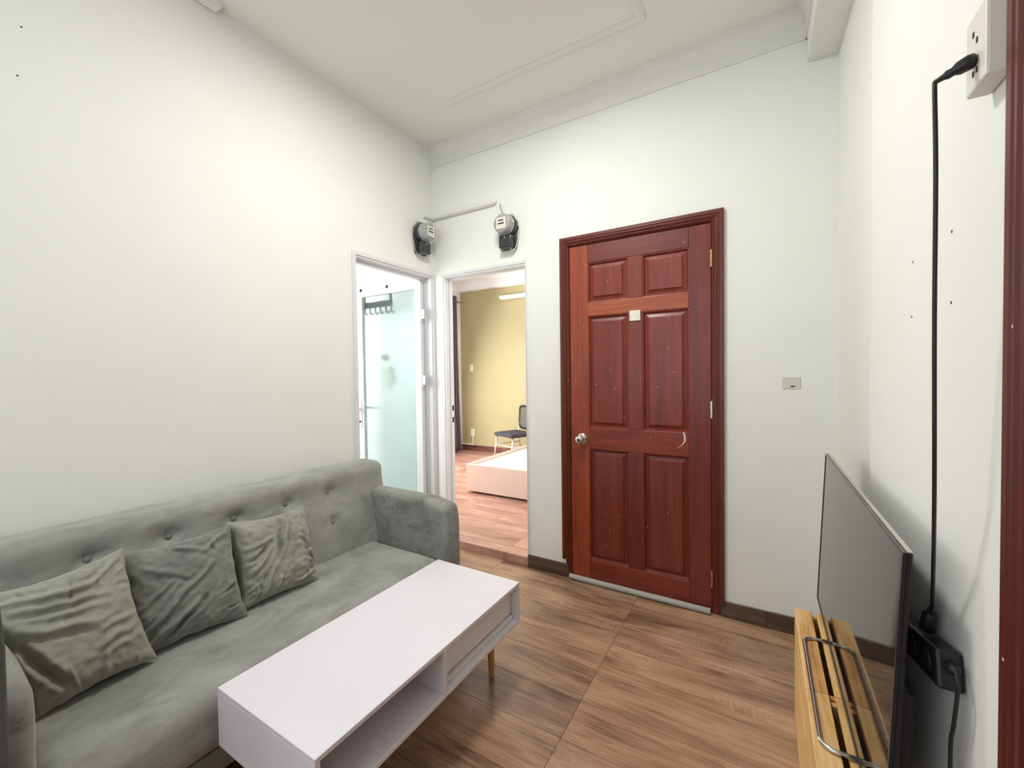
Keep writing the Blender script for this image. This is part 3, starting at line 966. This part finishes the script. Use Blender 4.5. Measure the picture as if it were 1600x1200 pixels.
# ------------------------------------------------------------------ sofa
sf = empty('sofa', (0.42, -1.555, 0))
setp(sf, 'long grey-green velvet sofa with buttoned back against the white wall', 'sofa')
SY0, SY1 = -2.372, -0.738
BUT = [(y, z) for z in (0.705, 0.553) for y in (-2.018, -1.793, -1.562, -1.333, -1.106)] 
bm = grid_box(0.055, 0.235, SY0, SY1, 0.20, 0.815, 0.048, 4, 130, 44)
for v in bm.verts:
    x, y, z = v.co
    t = (x - 0.055) / 0.18
    xx = x + t * max(0.0, (0.71 - z)) * 0.22 - 0.02 * (z - 0.5) * (1 - t)
    if t > 0.8:
        puff = 0.014 * (1 - ((z - 0.55) / 0.28) ** 2) if abs(z - 0.55) < 0.28 else 0
        xx += puff
        for by, bz in BUT:
            d2_ = ((y - by) / 0.035) ** 2 + ((z - bz) / 0.030) ** 2
            d3_ = ((y - by) / 0.085) ** 2 + ((z - bz) / 0.075) ** 2
            xx -= 0.020 * exp(-d2_) + 0.013 * exp(-d3_)
        xx += 0.003 * noise.noise(Vector((0, y * 5, z * 7)))
    zz = z + 0.004 * noise.noise(Vector((x * 3, y * 4, 1.0)))
    v.co = (xx, y, zz)
back = ob('backrest', bm, MAT['velvet'], sf, smooth=True)
for by, bz in BUT:
    bx = 0.235 + max(0, 0.71 - bz) * 0.22 + 0.014 * (1 - ((bz - 0.55) / 0.28) ** 2) - 0.033
    ob('button', lathe(bmesh.new(), (bx - 0.006, by, bz), (1, 0, 0.12), [(0, 0.009), (0.006, 0.0125), (0.011, 0.012), (0.014, 0.008), (0.0155, 0.003)], 16), MAT['velvet_d'], back, smooth=True)
for a0, a1 in ((-0.866, -0.742), (-2.368, -2.244)):
    bm = grid_box(0.16, 0.815, a0, a1, 0.125, 0.668, 0.032, 26, 6, 22)
    for v in bm.verts:
        x, y, z = v.co
        fz = max(0, (z - 0.5) / 0.168)
        k = max(0, (x - 0.62) / 0.195)
        x2 = x - 0.016 * fz * fz * k
        z2 = z - 0.030 * k * k * fz
        y2 = y + 0.004 * noise.noise(Vector((x * 6, z * 6, 3.0)))
        v.co = (x2, y2, z2)
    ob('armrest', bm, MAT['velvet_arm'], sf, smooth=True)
bm = grid_box(0.21, 0.795, -2.242, -0.868, 0.20, 0.396, 0.055, 24, 70, 8)
for v in bm.verts:
    x, y, z = v.co
    if z > 0.3:
        crown = (1 - ((x - 0.52) / 0.36) ** 2)
        v.co.z = z + 0.010 * max(0, crown) - 0.006 + 0.003 * noise.noise(Vector((x * 5, y * 4, 2.0)))
    if x > 0.7:
        v.co.x = x + 0.006 * sin((z - 0.2) / 0.196 * pi)
ob('seat_cushion', bm, MAT['velvet'], sf, smooth=True)
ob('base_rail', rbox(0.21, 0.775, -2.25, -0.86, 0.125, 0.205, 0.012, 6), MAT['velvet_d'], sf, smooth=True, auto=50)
for x in (0.20, 0.72):
    for y in (-2.28, -0.83):
        ob('leg', cyl(bmesh.new(), (x, y, 0), (x, y, 0.13), 0.016, 0.026, 18), MAT['legwood'], sf, smooth=True, auto=40)


# ------------------------------------------------------------------ pillows
def pillow(label, loc, rot, W_, H_, T_, seed, mat, creases, ear=0.065, n=84):
    rnd = random.Random(seed)
    cre = list(creases)
    for k in range(16):                       # short pulls running in from the rim
        side = rnd.choice('lrtb')
        t = rnd.uniform(-0.9, 0.9)
        L = rnd.uniform(0.25, 0.6)
        a = rnd.uniform(-0.5, 0.5)
        s = {'l': (-1, t, -1 + L, t + a * L), 'r': (1, t, 1 - L, t + a * L), 't': (t, 1, t + a * L, 1 - L), 'b': (t, -1, t + a * L, -1 + L)}[side]
        cre.append((*s, rnd.uniform(0.025, 0.05), rnd.uniform(-0.006, 0.006)))
    bm = bmesh.new()

    def h(u, v, sgn):
        e = max(0.0, (1 - abs(u) ** 2.6)) * max(0.0, (1 - abs(v) ** 2.6))
        y = T_ / 2 * e ** 0.48
        m = min(1.0, e * 5)
        if sgn < 0:
            d = 0
            for (ua, va, ub, vb, w_, amp) in cre:
                du, dv = ub - ua, vb - va
                L2 = du * du + dv * dv
                t = ((u - ua) * du + (v - va) * dv) / L2
                tc = max(0, min(1, t))
                wob = 0.05 * noise.noise(Vector((u * 2.5, v * 2.5, seed + 1.5)))
                dist = ((u - ua - tc * du) ** 2 + (v - va - tc * dv) ** 2) ** 0.5 + 0
                side_ = ((u - ua) * dv - (v - va) * du) / sqrt(L2) + wob
                dist = max(abs(side_) if 0 < t < 1 else dist, 0)
                taper = max(0.0, 1 - abs(2 * tc - 1) ** 3)
                d += amp * exp(-(dist / w_) ** 2) * taper - 0.5 * amp * exp(-((dist - 1.7 * w_) / w_) ** 2) * taper
            d += 0.006 * noise.noise(Vector((u * 2.2 + v * 1.2, v * 3.4, seed)))
            d += 0.0035 * noise.noise(Vector((u * 7, v * 9, seed + 4)))
            y += 1.45 * d * m
        return sgn * y

    def xy(u, v):
        x = u * W_ / 2 * (1 - ear * 1.6 * (1 - v * v) * abs(u) ** 2)
        z = v * H_ / 2 * (1 - ear * 1.6 * (1 - u * u) * abs(v) ** 2)
        x += 0.004 * noise.noise(Vector((v * 4, u, seed + 9)))
        z += 0.004 * noise.noise(Vector((u * 4, v, seed + 19)))
        return x, z
    G = {}
    for sgn in (-1, 1):
        for i in range(n + 1):
            for j in range(n + 1):
                # cosine spacing packs samples at the rim
                u = -cos(pi * i / n) * 0.35 + (2 * i / n - 1) * 0.65
                v = -cos(pi * j / n) * 0.35 + (2 * j / n - 1) * 0.65
                rim = i in (0, n) or j in (0, n)
                if rim and sgn > 0:
                    G[(sgn, i, j)] = G[(-1, i, j)]
                    continue
                x, z = xy(u, v)
                G[(sgn, i, j)] = bm.verts.new((x, 0 if rim else h(u, v, sgn), z))
    for sgn in (-1, 1):
        for i in range(n):
            for j in range(n):
                bm.faces.new((G[(sgn, i, j)], G[(sgn, i + 1, j)], G[(sgn, i + 1, j + 1)], G[(sgn, i, j + 1)]))
    o = ob('throw_pillow', bm, mat, local=True, smooth=True)
    o.location = loc
    o.rotation_euler = rot
    return setp(o, label, 'pillow', 'throw pillows on the sofa')


pillow('pale sage throw pillow leaning beside the left sofa arm', (0.418, -2.095, 0.568), (radians(-25), radians(-5), radians(90)), 0.300, 0.375, 0.15, 3, MAT['velvet_p'],
       [(-0.95, 0.75, 0.5, 0.55, 0.06, 0.010), (-0.9, 0.5, 0.6, 0.25, 0.05, -0.010), (-0.9, 0.3, 0.3, -0.05, 0.06, 0.010), (-0.85, 0.1, -0.3, -0.8, 0.08, -0.016), (0.2, -0.2, 0.95, -0.1, 0.045, 0.008), (0.1, -0.5, 0.95, -0.35, 0.05, -0.008), (0.95, 0.9, 0.2, 0.6, 0.05, 0.009)])
pillow('dark grey throw pillow between the two sage pillows', (0.385, -1.805, 0.560), (radians(-24), radians(-1), radians(82)), 0.340, 0.36, 0.14, 8, MAT['velvet_d'],
       [(-0.9, -0.7, 0.5, 0.35, 0.05, 0.011), (-0.85, -0.9, 0.1, -0.35, 0.05, 0.012), (-0.6, -0.95, 0.4, -0.2, 0.05, -0.010), (-0.9, -0.2, -0.2, 0.2, 0.04, 0.007), (-0.8, 0.6, 0.1, 0.1, 0.05, 0.006), (-0.2, 0.9, 0.5, 0.5, 0.05, 0.008), (0.9, 0.9, 0.3, 0.6, 0.05, 0.009)])
pillow('crumpled sage throw pillow nearest the middle of the sofa', (0.380, -1.478, 0.556), (radians(-24), radians(3), radians(88)), 0.330, 0.350, 0.14, 21, MAT['velvet_p'],
       [(0.3, 0.98, -0.1, -0.2, 0.04, 0.016), (0.15, 0.9, -0.25, -0.3, 0.05, -0.012), (-0.95, 0.2, -0.1, 0.4, 0.045, 0.008), (-0.95, -0.1, -0.2, 0.25, 0.045, -0.009), (-0.9, -0.4, -0.3, 0.1, 0.05, 0.009), (-0.6, -0.95, -0.3, -0.3, 0.045, 0.012), (-0.3, -0.95, -0.1, -0.5, 0.04, 0.010), (0.5, 0.3, 0.9, -0.1, 0.05, 0.010), (0.6, 0.0, 0.95, -0.6, 0.05, -0.010), (0.3, -0.9, 0.9, -0.6, 0.04, 0.008)])

# dark upright at the extreme left
gs = ob('upright_slab', rbox(0.84, 0.90, -2.62, -2.296, 0.0, 0.882, 0.018, 8), MAT['greyslab'], smooth=True, auto=50)
setp(gs, 'dark grey upright slab at the left edge beside the sofa arm', 'panel')

# ------------------------------------------------------------------ coffee table
ct = empty('coffee_table', (1.05, -1.42, 0))
setp(ct, 'white coffee table with open shelf and wooden peg legs beside the sofa', 'table')
TX0, TX1, TY0, TY1, TZ0, TZ1 = 0.825, 1.28, -1.903, -0.945, 0.250, 0.421
T = 0.014
ob('table_top', B(TX0, TX1, TY0, TY1, TZ1 - T, TZ1, 0.001, 1), MAT['table'], ct)
ob('bottom_panel', B(TX0, TX1, TY0, TY1, TZ0, TZ0 + T, 0.001, 1), MAT['table'], ct)
ob('end_panel', B(TX0, TX1, TY1 - T, TY1, TZ0 + T, TZ1 - T, 0.0008, 1), MAT['table'], ct)
ob('end_panel', B(TX0, TX1, TY0, TY0 + T, TZ0 + T, TZ1 - T, 0.0008, 1), MAT['table'], ct)
ob('divider', B(TX0 + 0.012, TX1, -1.443, -1.443 + T, TZ0 + T, TZ1 - T, 0.0008, 1), MAT['table'], ct)
ob('back_panel', B(TX0, TX0 + 0.010, TY0 + T, TY1 - T, TZ0 + T, TZ1 - T, 0.0008, 1), MAT['table'], ct)
dr = ob('drawer', B(TX1 - 0.36, TX1 - 0.036, -1.425, TY1 - T - 0.003, TZ0 + 0.036, TZ1 - T - 0.004, 0.001, 1), MAT['table'], ct)
setp(dr, 'recessed drawer front')
ob('finger_rail', B(TX1 - 0.06, TX1 - 0.024, -1.425, TY1 - T - 0.003, TZ0 + T + 0.0005, TZ0 + 0.030, 0.001, 1), MAT['table'], dr)
for x, y, dx, dy in ((1.175, -1.02, -0.012, 0.025), (0.93, -1.02, -0.012, 0.025), (1.175, -1.83, -0.012, -0.025), (0.93, -1.83, -0.012, -0.025)):
    lg = ob('leg', cyl(bmesh.new(), (x + dx, y + dy, 0), (x, y, TZ0), 0.0115, 0.019, 20), MAT['legwood'], ct, smooth=True, auto=40)

# ------------------------------------------------------------------ two pine crates under the television
CZ = 0.412


def crate(label, y0, y1):
    t = empty('pine_crate', (2.36, (y0 + y1) / 2, 0))
    setp(t, label, 'crate', 'pine crates under the television')
    for k, (x0, x1) in enumerate(((2.279, 2.332), (2.346, 2.398), (2.410, 2.455))):
        o = ob('slat', B(x0, x1, y0, y1, CZ - 0.014, CZ, 0.002, 1), MAT['pine'], t)
        s = random.uniform(0.88, 1.08)
        o.color = (s, s * 0.98, s * 0.94, 1)
    for xf in (2.280, 2.439):
        for z0, z1 in ((0.270, CZ - 0.015), (0.132, 0.268), (0.0, 0.130)):
            o = ob('side_board', B(xf, xf + 0.014, y0, y1, z0, z1, 0.0015, 1), MAT['pine'], t)
            s = random.uniform(0.95, 1.12)
            o.color = (s, s, s, 1)
    for yb in (y0 + 0.003, y1 - 0.021):
        o = ob('end_board', B(2.2945, 2.4385, yb, yb + 0.018, 0.0, CZ - 0.0145, 0.0015, 1), MAT['pine'], t)
        o.color = (0.85, 0.82, 0.78, 1)
    return t


crate('pine slat crate farther from the viewer under the television', -1.055, -0.588)
crate('pine slat crate nearer to the viewer under the television', -1.526, -1.058)

# ------------------------------------------------------------------ television
LEAN = math.atan2(0.025, 0.56)
tv = empty('television', (2.361, -0.99, CZ), (0, LEAN, 0))
setp(tv, 'flat black television standing on the pine crates by the wall', 'television')
TH = 0.578
TYA, TYB = -0.516, 0.520
ob('panel_back', B(0.003, 0.012, TYA, TYB, 0.004, TH, 0.002, 1), MAT['black'], tv, local=True)
ob('screen', B(0.0, 0.003, TYA + 0.006, TYB - 0.006, 0.014, TH - 0.006), MAT['screen'], tv, local=True)
bm = bmesh.new()
box(bm, -0.002, 0.0035, TYA, TYB, TH - 0.006, TH)
box(bm, -0.002, 0.0035, TYA, TYA + 0.006, 0.004, TH - 0.006)
box(bm, -0.002, 0.0035, TYB - 0.006, TYB, 0.004, TH - 0.006)
box(bm, -0.002, 0.0035, TYA + 0.006, TYB - 0.006, 0.004, 0.014)
ob('bezel', bm, MAT['dark'], tv, local=True)
ob('top_trim', B(0.0035, 0.012, TYA, TYB, TH + 0.0002, TH + 0.002), MAT['chrome'], tv, local=True)
ob('rear_housing', rbox(0.011, 0.046, TYA + 0.05, TYB - 0.12, 0.03, 0.30, 0.012, 6), MAT['black'], tv, local=True, smooth=True, auto=50)
pts = []
yA, yB, xF, rc = -0.285, 0.200, -0.068, 0.03
pts.append((0.012, yB, 0.0085))
for k in range(7):
    a = pi / 2 * k / 6
    pts.append((xF + rc - rc * sin(a), yB - rc + rc * cos(a), 0.0085))
for k in range(7):
    a = pi / 2 * k / 6
    pts.append((xF + rc - rc * cos(a), yA + rc - rc * sin(a), 0.0085))
pts.append((0.012, yA, 0.0085))
# the loop lies level on the crate: undo the lean of the panel
pts = [(x, y, z - 0.0020 - x * math.tan(LEAN) * -1) for x, y, z in pts]
ob('stand_loop', tube(bmesh.new(), pts, 0.0055, 10), MAT['chrome'], tv, local=True, smooth=True)

# ------------------------------------------------------------------ sockets, plug and cords on the right wall
sx = empty('socket_box', (WN, -1.605, 1.716))
setp(sx, 'ivory surface socket box high on the right wall', 'socket')
hb = ob('housing', B(2.437, WN, -1.640, -1.572, 1.716, 1.826, 0.004, 2), MAT['ivory'], sx)
for y, z in ((-1.600, 1.796), (-1.612, 1.782), (-1.600, 1.740), (-1.612, 1.740)):
    ob('socket_hole', B(2.4362, 2.4385, y - 0.0022, y + 0.0022, z - 0.004, z + 0.004), MAT['hole'], hb)
pc = empty('hanging_power_cable', (2.42, -1.60, 0.83))
setp(pc, 'black power cable hanging from the socket box down the right wall', 'cable')
ob('plug', lathe(bmesh.new(), (2.4365, -1.609, 1.757), (-1, 0.18, -0.35), [(0, 0.0085), (0.006, 0.0105), (0.018, 0.0095), (0.024, 0.006), (0.030, 0.0065), (0.034, 0.0045), (0.044, 0.0035)], 16), MAT['black'], pc, smooth=True)
ob('cable', tube(bmesh.new(), [(2.402, -1.603, 1.7445), (2.395, -1.606, 1.738), (2.393, -1.612, 1.725), (2.395, -1.612, 1.60), (2.402, -1.585, 1.38), (2.414, -1.545, 1.10), (2.437, -1.452, 0.90), (2.442, -1.425, 0.855)], 0.0030, 8, 8), MAT['black'], pc, smooth=True)
ob('connector', lathe(bmesh.new(), (2.442, -1.425, 0.868), (0, 0.35, -1), [(0, 0.004), (0.012, 0.006), (0.016, 0.011), (0.05, 0.0125), (0.055, 0.010)], 14), MAT['black'], pc, smooth=True)
ps = empty('power_strip', (2.44, -1.37, 0.71))
setp(ps, 'black power strip on the right wall behind the television', 'power strip')
ps.location = (2.44, -1.37, 0.765)
ps.rotation_euler = (radians(-14), 0, 0)
bd_ = ob('body', B(-0.012, 0.024, -0.140, 0.140, -0.032, 0.032, 0.006, 2), MAT['black'], ps, local=True)
for y in (-0.095, -0.015, 0.065):
    ob('socket_face', lathe(bmesh.new(), (-0.0115, y, 0.0), (-1, 0, 0), [(0, 0.018), (0.002, 0.018), (0.003, 0.015)], 20), MAT['dark'], bd_, local=True)
lc = empty('drooping_cable', (2.445, -1.52, 0.0))
setp(lc, 'thin black cord drooping from the power strip to the floor', 'cord')
ob('plug', lathe(bmesh.new(), (2.446, -1.503, 0.806), (0, -1, 0.25), [(0, 0.010), (0.014, 0.0105), (0.02, 0.007), (0.028, 0.004)], 14), MAT['black'], lc, smooth=True)
ob('cable', tube(bmesh.new(), [(2.446, -1.529, 0.812), (2.446, -1.536, 0.785), (2.446, -1.522, 0.72), (2.447, -1.505, 0.66), (2.447, -1.512, 0.50), (2.449, -1.535, 0.30), (2.446, -1.56, 0.06), (2.43, -1.60, 0.004)], 0.003, 8, 8), MAT['black'], lc, smooth=True)

# ------------------------------------------------------------------ red casing at the right edge
d4 = empty('door_4', (WN, -2.1, 0))
setp(d4, 'dark red moulded door casing at the right edge of the photo', 'door', kind='structure')
prof = [(0, 0.0), (0, 0.012), (0.003, 0.015), (0.016, 0.015), (0.019, 0.011), (0.023, 0.011), (0.026, 0.015), (0.032, 0.015), (0.036, 0.010), (0.041, 0.010), (0.044, 0.014), (0.052, 0.013), (0.058, 0.008), (0.075, 0.006), (0.09, 0.004), (0.09, -0.05), (0.04, -0.05), (0.04, 0.0)]
o = ob('casing', sweep_u(bmesh.new(), -2.66, -1.655, 0.0, 2.46, prof, lambda a, b, d: (WN - d, a, b)), MAT['mah_v'], d4, auto=30)
o.color = (0.55, 0.5, 0.6, 1)
o = ob('leaf', B(WN + 0.035, WN + 0.075, -2.575, -1.74, 0.01, 2.37, 0.003), MAT['mah_v'], d4)
o.color = (0.8, 0.75, 0.8, 1)

# ------------------------------------------------------------------ cover plate on the back wall
cp = empty('cover_plate', (2.30, 0, 1.225))
setp(cp, 'small beige blank plate on the wall right of the red door', 'cover plate')
o = ob('plate', B(2.263, 2.337, -0.004, 0.0, 1.224, 1.282, 0.0015, 1), MAT['patch'], cp)
ob('screw_slot', B(2.295, 2.313, -0.0052, -0.0035, 1.233, 1.239), MAT['hole'], cp)


# ------------------------------------------------------------------ electricity meters
def meter(label, loc, rz):
    """Local frame: wall plane y = 0, meter sticks out toward -y, z up; origin at the meter's base."""
    t = empty('electricity_meter', loc, (0, 0, rz))
    setp(t, label, 'meter', 'electricity meters in the corner')
    bm = bmesh.new()
    poly = [(-0.052, 0.0), (0.052, 0.0), (0.058, 0.03), (0.060, 0.10)]
    for k in range(13):
        a = pi * k / 12
        poly.append((0.074 * cos(a), 0.150 + 0.078 * sin(a)))
    poly += [(-0.060, 0.10), (-0.058, 0.03)]
    prism(bm, poly, 0.0, -0.030, lambda a, z, d: (a, d, z))
    ob('base', bm, MAT['dark'], t, local=True)
    ob('terminal_cover', rbox(-0.050, 0.050, -0.070, -0.026, 0.002, 0.088, 0.010, 6), MAT['dark'], t, local=True, smooth=True, auto=50)
    ob('terminal_screw', lathe(bmesh.new(), (0, -0.065, 0.072), (0, -1, 0), [(0, 0.006), (0.006, 0.006), (0.008, 0.004)], 14), MAT['chrome'], t, local=True)
    ob('collar', lathe(bmesh.new(), (0, -0.028, 0.155), (0, -1, 0), [(0, 0.074), (0.022, 0.074), (0.026, 0.071), (0.03, 0.066)]), MAT['dark'], t, local=True, smooth=True, auto=40)
    ob('dome', lathe(bmesh.new(), (0, -0.052, 0.155), (0, -1, 0), [(0, 0.069), (0.010, 0.070), (0.012, 0.0665), (0.050, 0.0635), (0.057, 0.060), (0.060, 0.056)]), MAT['meterglass'], t, local=True, smooth=True, auto=40)
    fp = ob('dial_plate', B(-0.036, 0.036, -0.1145, -0.1115, 0.115, 0.192, 0.005, 2), MAT['ivory'], t, local=True)
    for z0, z1, x0, x1 in ((0.166, 0.175, -0.020, 0.018), (0.146, 0.155, -0.024, 0.024)):
        ob('dial_slot', B(x0, x1, -0.1152, -0.1142, z0, z1), MAT['hole'], fp, local=True)
    for z in (0.136, 0.130):
        ob('dial_print', B(-0.02, 0.02, -0.1150, -0.1143, z - 0.001, z + 0.0012), MAT['patch'], fp, local=True)
    for s in (-1, 1):
        ob('side_wire', tube(bmesh.new(), [(s * 0.03, -0.045, 0.004), (s * 0.036, -0.035, -0.012), (s * 0.058, -0.018, 0.01), (s * 0.070, -0.012, 0.07), (s * 0.079, -0.010, 0.14), (s * 0.045, -0.012, 0.22), (s * 0.02, -0.010, 0.245)], 0.003, 7, 6), MAT['ivory' if s > 0 else 'tubegrey'], t, local=True, smooth=True)
    ob('hanger_lug', B(-0.010, 0.010, -0.012, 0.0, 0.218, 0.240, 0.003), MAT['dark'], t, local=True)
    return t


meter('black electricity meter on the left wall near the corner', (0.0, -0.150, 2.205), radians(90))
meter('black electricity meter above the bedroom doorway', (0.690, 0.0, 2.165), 0)
# conduit along the back wall
du = empty('cable_duct', (0.3, 0, 2.5))
setp(du, 'white cable duct running from the corner to the right-hand meter', 'cable duct')
bm = bmesh.new()
tube(bm, [(0.018, -0.010, 2.517), (0.56, -0.010, 2.517), (0.578, -0.010, 2.517), (0.588, -0.010, 2.517)], lambda t: 0.022 if t < 0.6 else (0.019 if t < 0.9 else 0.010), 14)
ob('channel', bm, MAT['duct'], du, smooth=True, auto=45)
bm = bmesh.new()
tube(bm, [(0.010, -0.11, 2.509), (0.010, -0.03, 2.513), (0.013, -0.014, 2.515), (0.03, -0.010, 2.517)], 0.0185, 14, 4)
ob('elbow', bm, MAT['duct'], du, smooth=True, auto=45)
ob('drop_wire', tube(bmesh.new(), [(0.012, -0.02, 2.50), (0.010, -0.04, 2.47), (0.012, -0.09, 2.448), (0.012, -0.135, 2.44)], 0.004, 7, 5), MAT['ivory'], du, smooth=True)
ob('drop_wire', tube(bmesh.new(), [(0.618, -0.008, 2.492), (0.622, -0.013, 2.485), (0.625, -0.014, 2.47), (0.64, -0.012, 2.43), (0.66, -0.012, 2.40)], 0.004, 7, 5), MAT['tubegrey'], du, smooth=True)

# ------------------------------------------------------------------ ceiling lamp (above the frame) and wall box at the upper left
lm = empty('ceiling_lamp', (1.18, -1.17, ZC))
setp(lm, 'round white flush ceiling lamp above the coffee table', 'lamp')
ob('housing', lathe(bmesh.new(), (1.18, -1.17, ZC), (0, 0, -1), [(0, 0.21), (0.03, 0.22), (0.038, 0.215)], 40), MAT['white'], lm, smooth=True, auto=40)
ob('diffuser', lathe(bmesh.new(), (1.18, -1.17, ZC - 0.038), (0, 0, -1), [(0, 0.208), (0.004, 0.205), (0.006, 0.19)], 40), MAT['emit'], lm, smooth=True, auto=40)
ll = area('ceiling_lamp_light', (1.18, -1.17, ZC - 0.05), (0, 0, -1), 0.4, 0.4, 24, (1.0, 0.985, 0.95), 'DISK')
wb = empty('junction_box', (0.03, -1.50, ZC - 0.03))
setp(wb, 'small white junction box at the top of the left wall', 'box')
ob('housing', B(0.0, 0.055, -1.60, -1.475, ZC - 0.028, ZC, 0.004), MAT['duct'], wb)
ob('cover', B(0.006, 0.049, -1.594, -1.481, ZC - 0.033, ZC - 0.0275, 0.002, 1), MAT['white'], wb)
